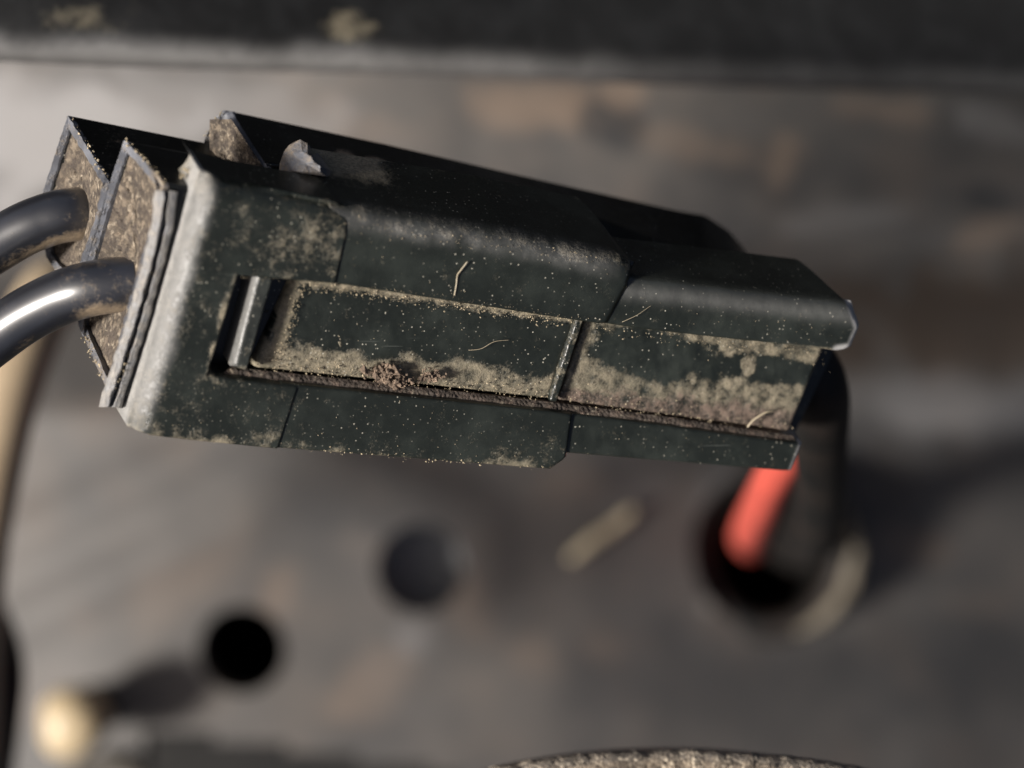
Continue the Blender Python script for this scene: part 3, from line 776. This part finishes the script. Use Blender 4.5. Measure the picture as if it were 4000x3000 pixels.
# ================================================================== LOOSE DIRT ON THE CONNECTOR
def grain(bm, c, r):
    m = Matrix.Rotation(random.uniform(0, 6), 3, Vector((random.random(), random.random(), random.random() + .1)).normalized())
    vs = []
    for q in ((1, 0, 0), (-.9, .1, 0), (0, 1, .1), (.1, -1, 0), (0, 0, 1), (0, .1, -.9)):
        vs.append(bm.verts.new(c + m @ (Vector(q) * r * random.uniform(.65, 1.25))))
    for a, b, d in ((0, 2, 4), (2, 1, 4), (1, 3, 4), (3, 0, 4), (2, 0, 5), (1, 2, 5), (3, 1, 5), (0, 3, 5)): bm.faces.new((vs[a], vs[b], vs[d]))
bm = bmesh.new()
def scatter(n, fn, r0=.0016, r1=.0055):
    for _ in range(n):
        x, y, d = fn(); grain(bm, V(x, y, d), (r0 + (r1 - r0) * random.random() ** 3) * .68)
def along(pts, spread, d):
    def f():
        rs = resample(pts, 50); i = random.randrange(50); a, b = rs[i], rs[i + 1]; u = random.random()
        return (a[0] + (b[0] - a[0]) * u + random.gauss(0, spread), a[1] + (b[1] - a[1]) * u + random.gauss(0, spread), d + random.uniform(-.004, .0))
    return f
scatter(520, along([(1180, 1118), (1600, 1165), (2230, 1255)], 14, .064), .002, .007)
scatter(520, along([(1010, 1425), (1500, 1480), (2140, 1548)], 24, .064), .002, .008)
scatter(160, along([(1175, 1120), (1120, 1330), (1060, 1420)], 13, .064), .002, .007)
scatter(200, along([(2330, 1275), (3220, 1400)], 20, .062), .002, .006)
scatter(240, along([(2200, 1560), (3080, 1680)], 28, .062), .002, .007)
scatter(170, along([(560, 1690), (1300, 1762), (2140, 1825)], 7, .004), .002, .008)
scatter(120, along([(930, 1085), (1600, 1140), (2300, 1248)], 5, -.004), .0015, .004)
scatter(140, along([(1300, 868), (2400, 1015)], 16, .0), .0015, .005)
scatter(420, lambda: (random.uniform(1400, 3200), random.uniform(900, 1200), .0), .0012, .004) if False else None
scatter(110, along([(436, 712), (495, 545), (645, 715)], 7, .10), .003, .014) if False else None
for pl, dd in (([(268, 455, .95), (430, 712, .45)], 0), ([(490, 545, .45), (640, 712, .12)], 0), ([(640, 800, .1), (560, 1150, .1), (445, 1545, .1)], 0), ([(312, 1275, .6), (430, 1540, .12)], 0), ([(800, 545, .98), (872, 432, .98)], 0), ([(712, 690, .16), (750, 640, .2), (790, 625, .2)], 0)):
    rs = resample(pl, 60)
    for _ in range(46):
        p = random.choice(rs); grain(bm, V(p[0] + random.gauss(0, 7), p[1] + random.gauss(0, 7), p[2] - .015), .0015 + .006 * random.random() ** 2)
def face_pt():
    while True:
        x, y = random.uniform(650, 3280), random.uniform(850, 1800)
        if (x < 2450 and y > at(CORNER, x) + 40 and y < at(SLOT_TOP, x) - 8 and x > 900): return x, y, -.003 if x > 1390 else -.02
        if x > 2560 and y > 1150 + (x - 2560) * .12 and y < at(SLOT_TOP, x) - 8: return x, y, .011
        if y > at(SB, x) + 10 and x < 2140 and y < at(BOT, x) - 15: return x, y, -.003 if x > 1150 else -.02
        if 2260 < x < 3080 and y > at(SB, x) + 10 and y < 1770 + (x - 2200) * .08: return x, y, .011
scatter(300, face_pt, .0010, .0040)
scatter(110, lambda: (random.uniform(1200, 2200), random.uniform(1180, 1480), .066), .0010, .0035)
scatter(500, lambda: (lambda t, s: (480 - 90 * t + s * 55, 640 + 800 * t, .25))(random.random(), random.uniform(-1, 1)), .002, .008) if False else None
o = obj('sand_grains', bm, M_grain, smooth=False, kind='stuff'); o['label'] = 'fine pale sand grains scattered over the connector faces and slot'
def clump(c, r, n, lab, sq=(1.1, .65, .5)):
    bm = bmesh.new()
    for _ in range(n):
        u = Vector((random.gauss(0, .42), random.gauss(0, .42), abs(random.gauss(0, .35))))
        p = c + Vector((u.x * r * sq[0], u.y * r * sq[1], u.z * r * sq[2])); grain(bm, p, r * (.07 + .26 * random.random() ** 3))
    tag(obj('dirt_clump', bm, M_clump, smooth=False), lab, 'dirt')
clump(V(1498, 1460, .04), .060, 150, 'larger crumbly tan clump of dirt lodged against the slot edge')
clump(V(1560, 1490, .04), .05, 110, 'brown flattened dirt clump between the two tan ones', (1.2, .6, .4))
clump(V(1685, 1470, .04), .045, 110, 'smaller pinkish tan clump of dirt right of the larger one')
def fibre(pts, r, lab, m=M_fibre, nm='fibre'):
    bm = bmesh.new(); tube(bm, [V(*p) for p in pts], r, 6, 6); tag(obj(nm, bm, m), lab, 'fibre')
fibre([(1826, 1022, -.012), (1800, 1056, -.01), (1787, 1075, -.006), (1783, 1110, -.004), (1775, 1155, -.003)], .0028, 'short pale bent fibre on the upper face above the slot')
fibre([(2430, 1258, -.003), (2490, 1230, -.006), (2560, 1185, .02), (2640, 1165, .022)], .0011, 'long thin hair lying across the step of the upper arm')
fibre([(1830, 1368, .06), (1880, 1362, .055), (1930, 1335, .055), (1990, 1328, .062)], .0012, 'thin hair lying in the middle of the latch arm')
fibre([(2920, 1668, .04), (2945, 1640, .035), (2990, 1612, .03), (3020, 1605, .04)], .0045, 'pale curled root fibre near the right end of the slot')
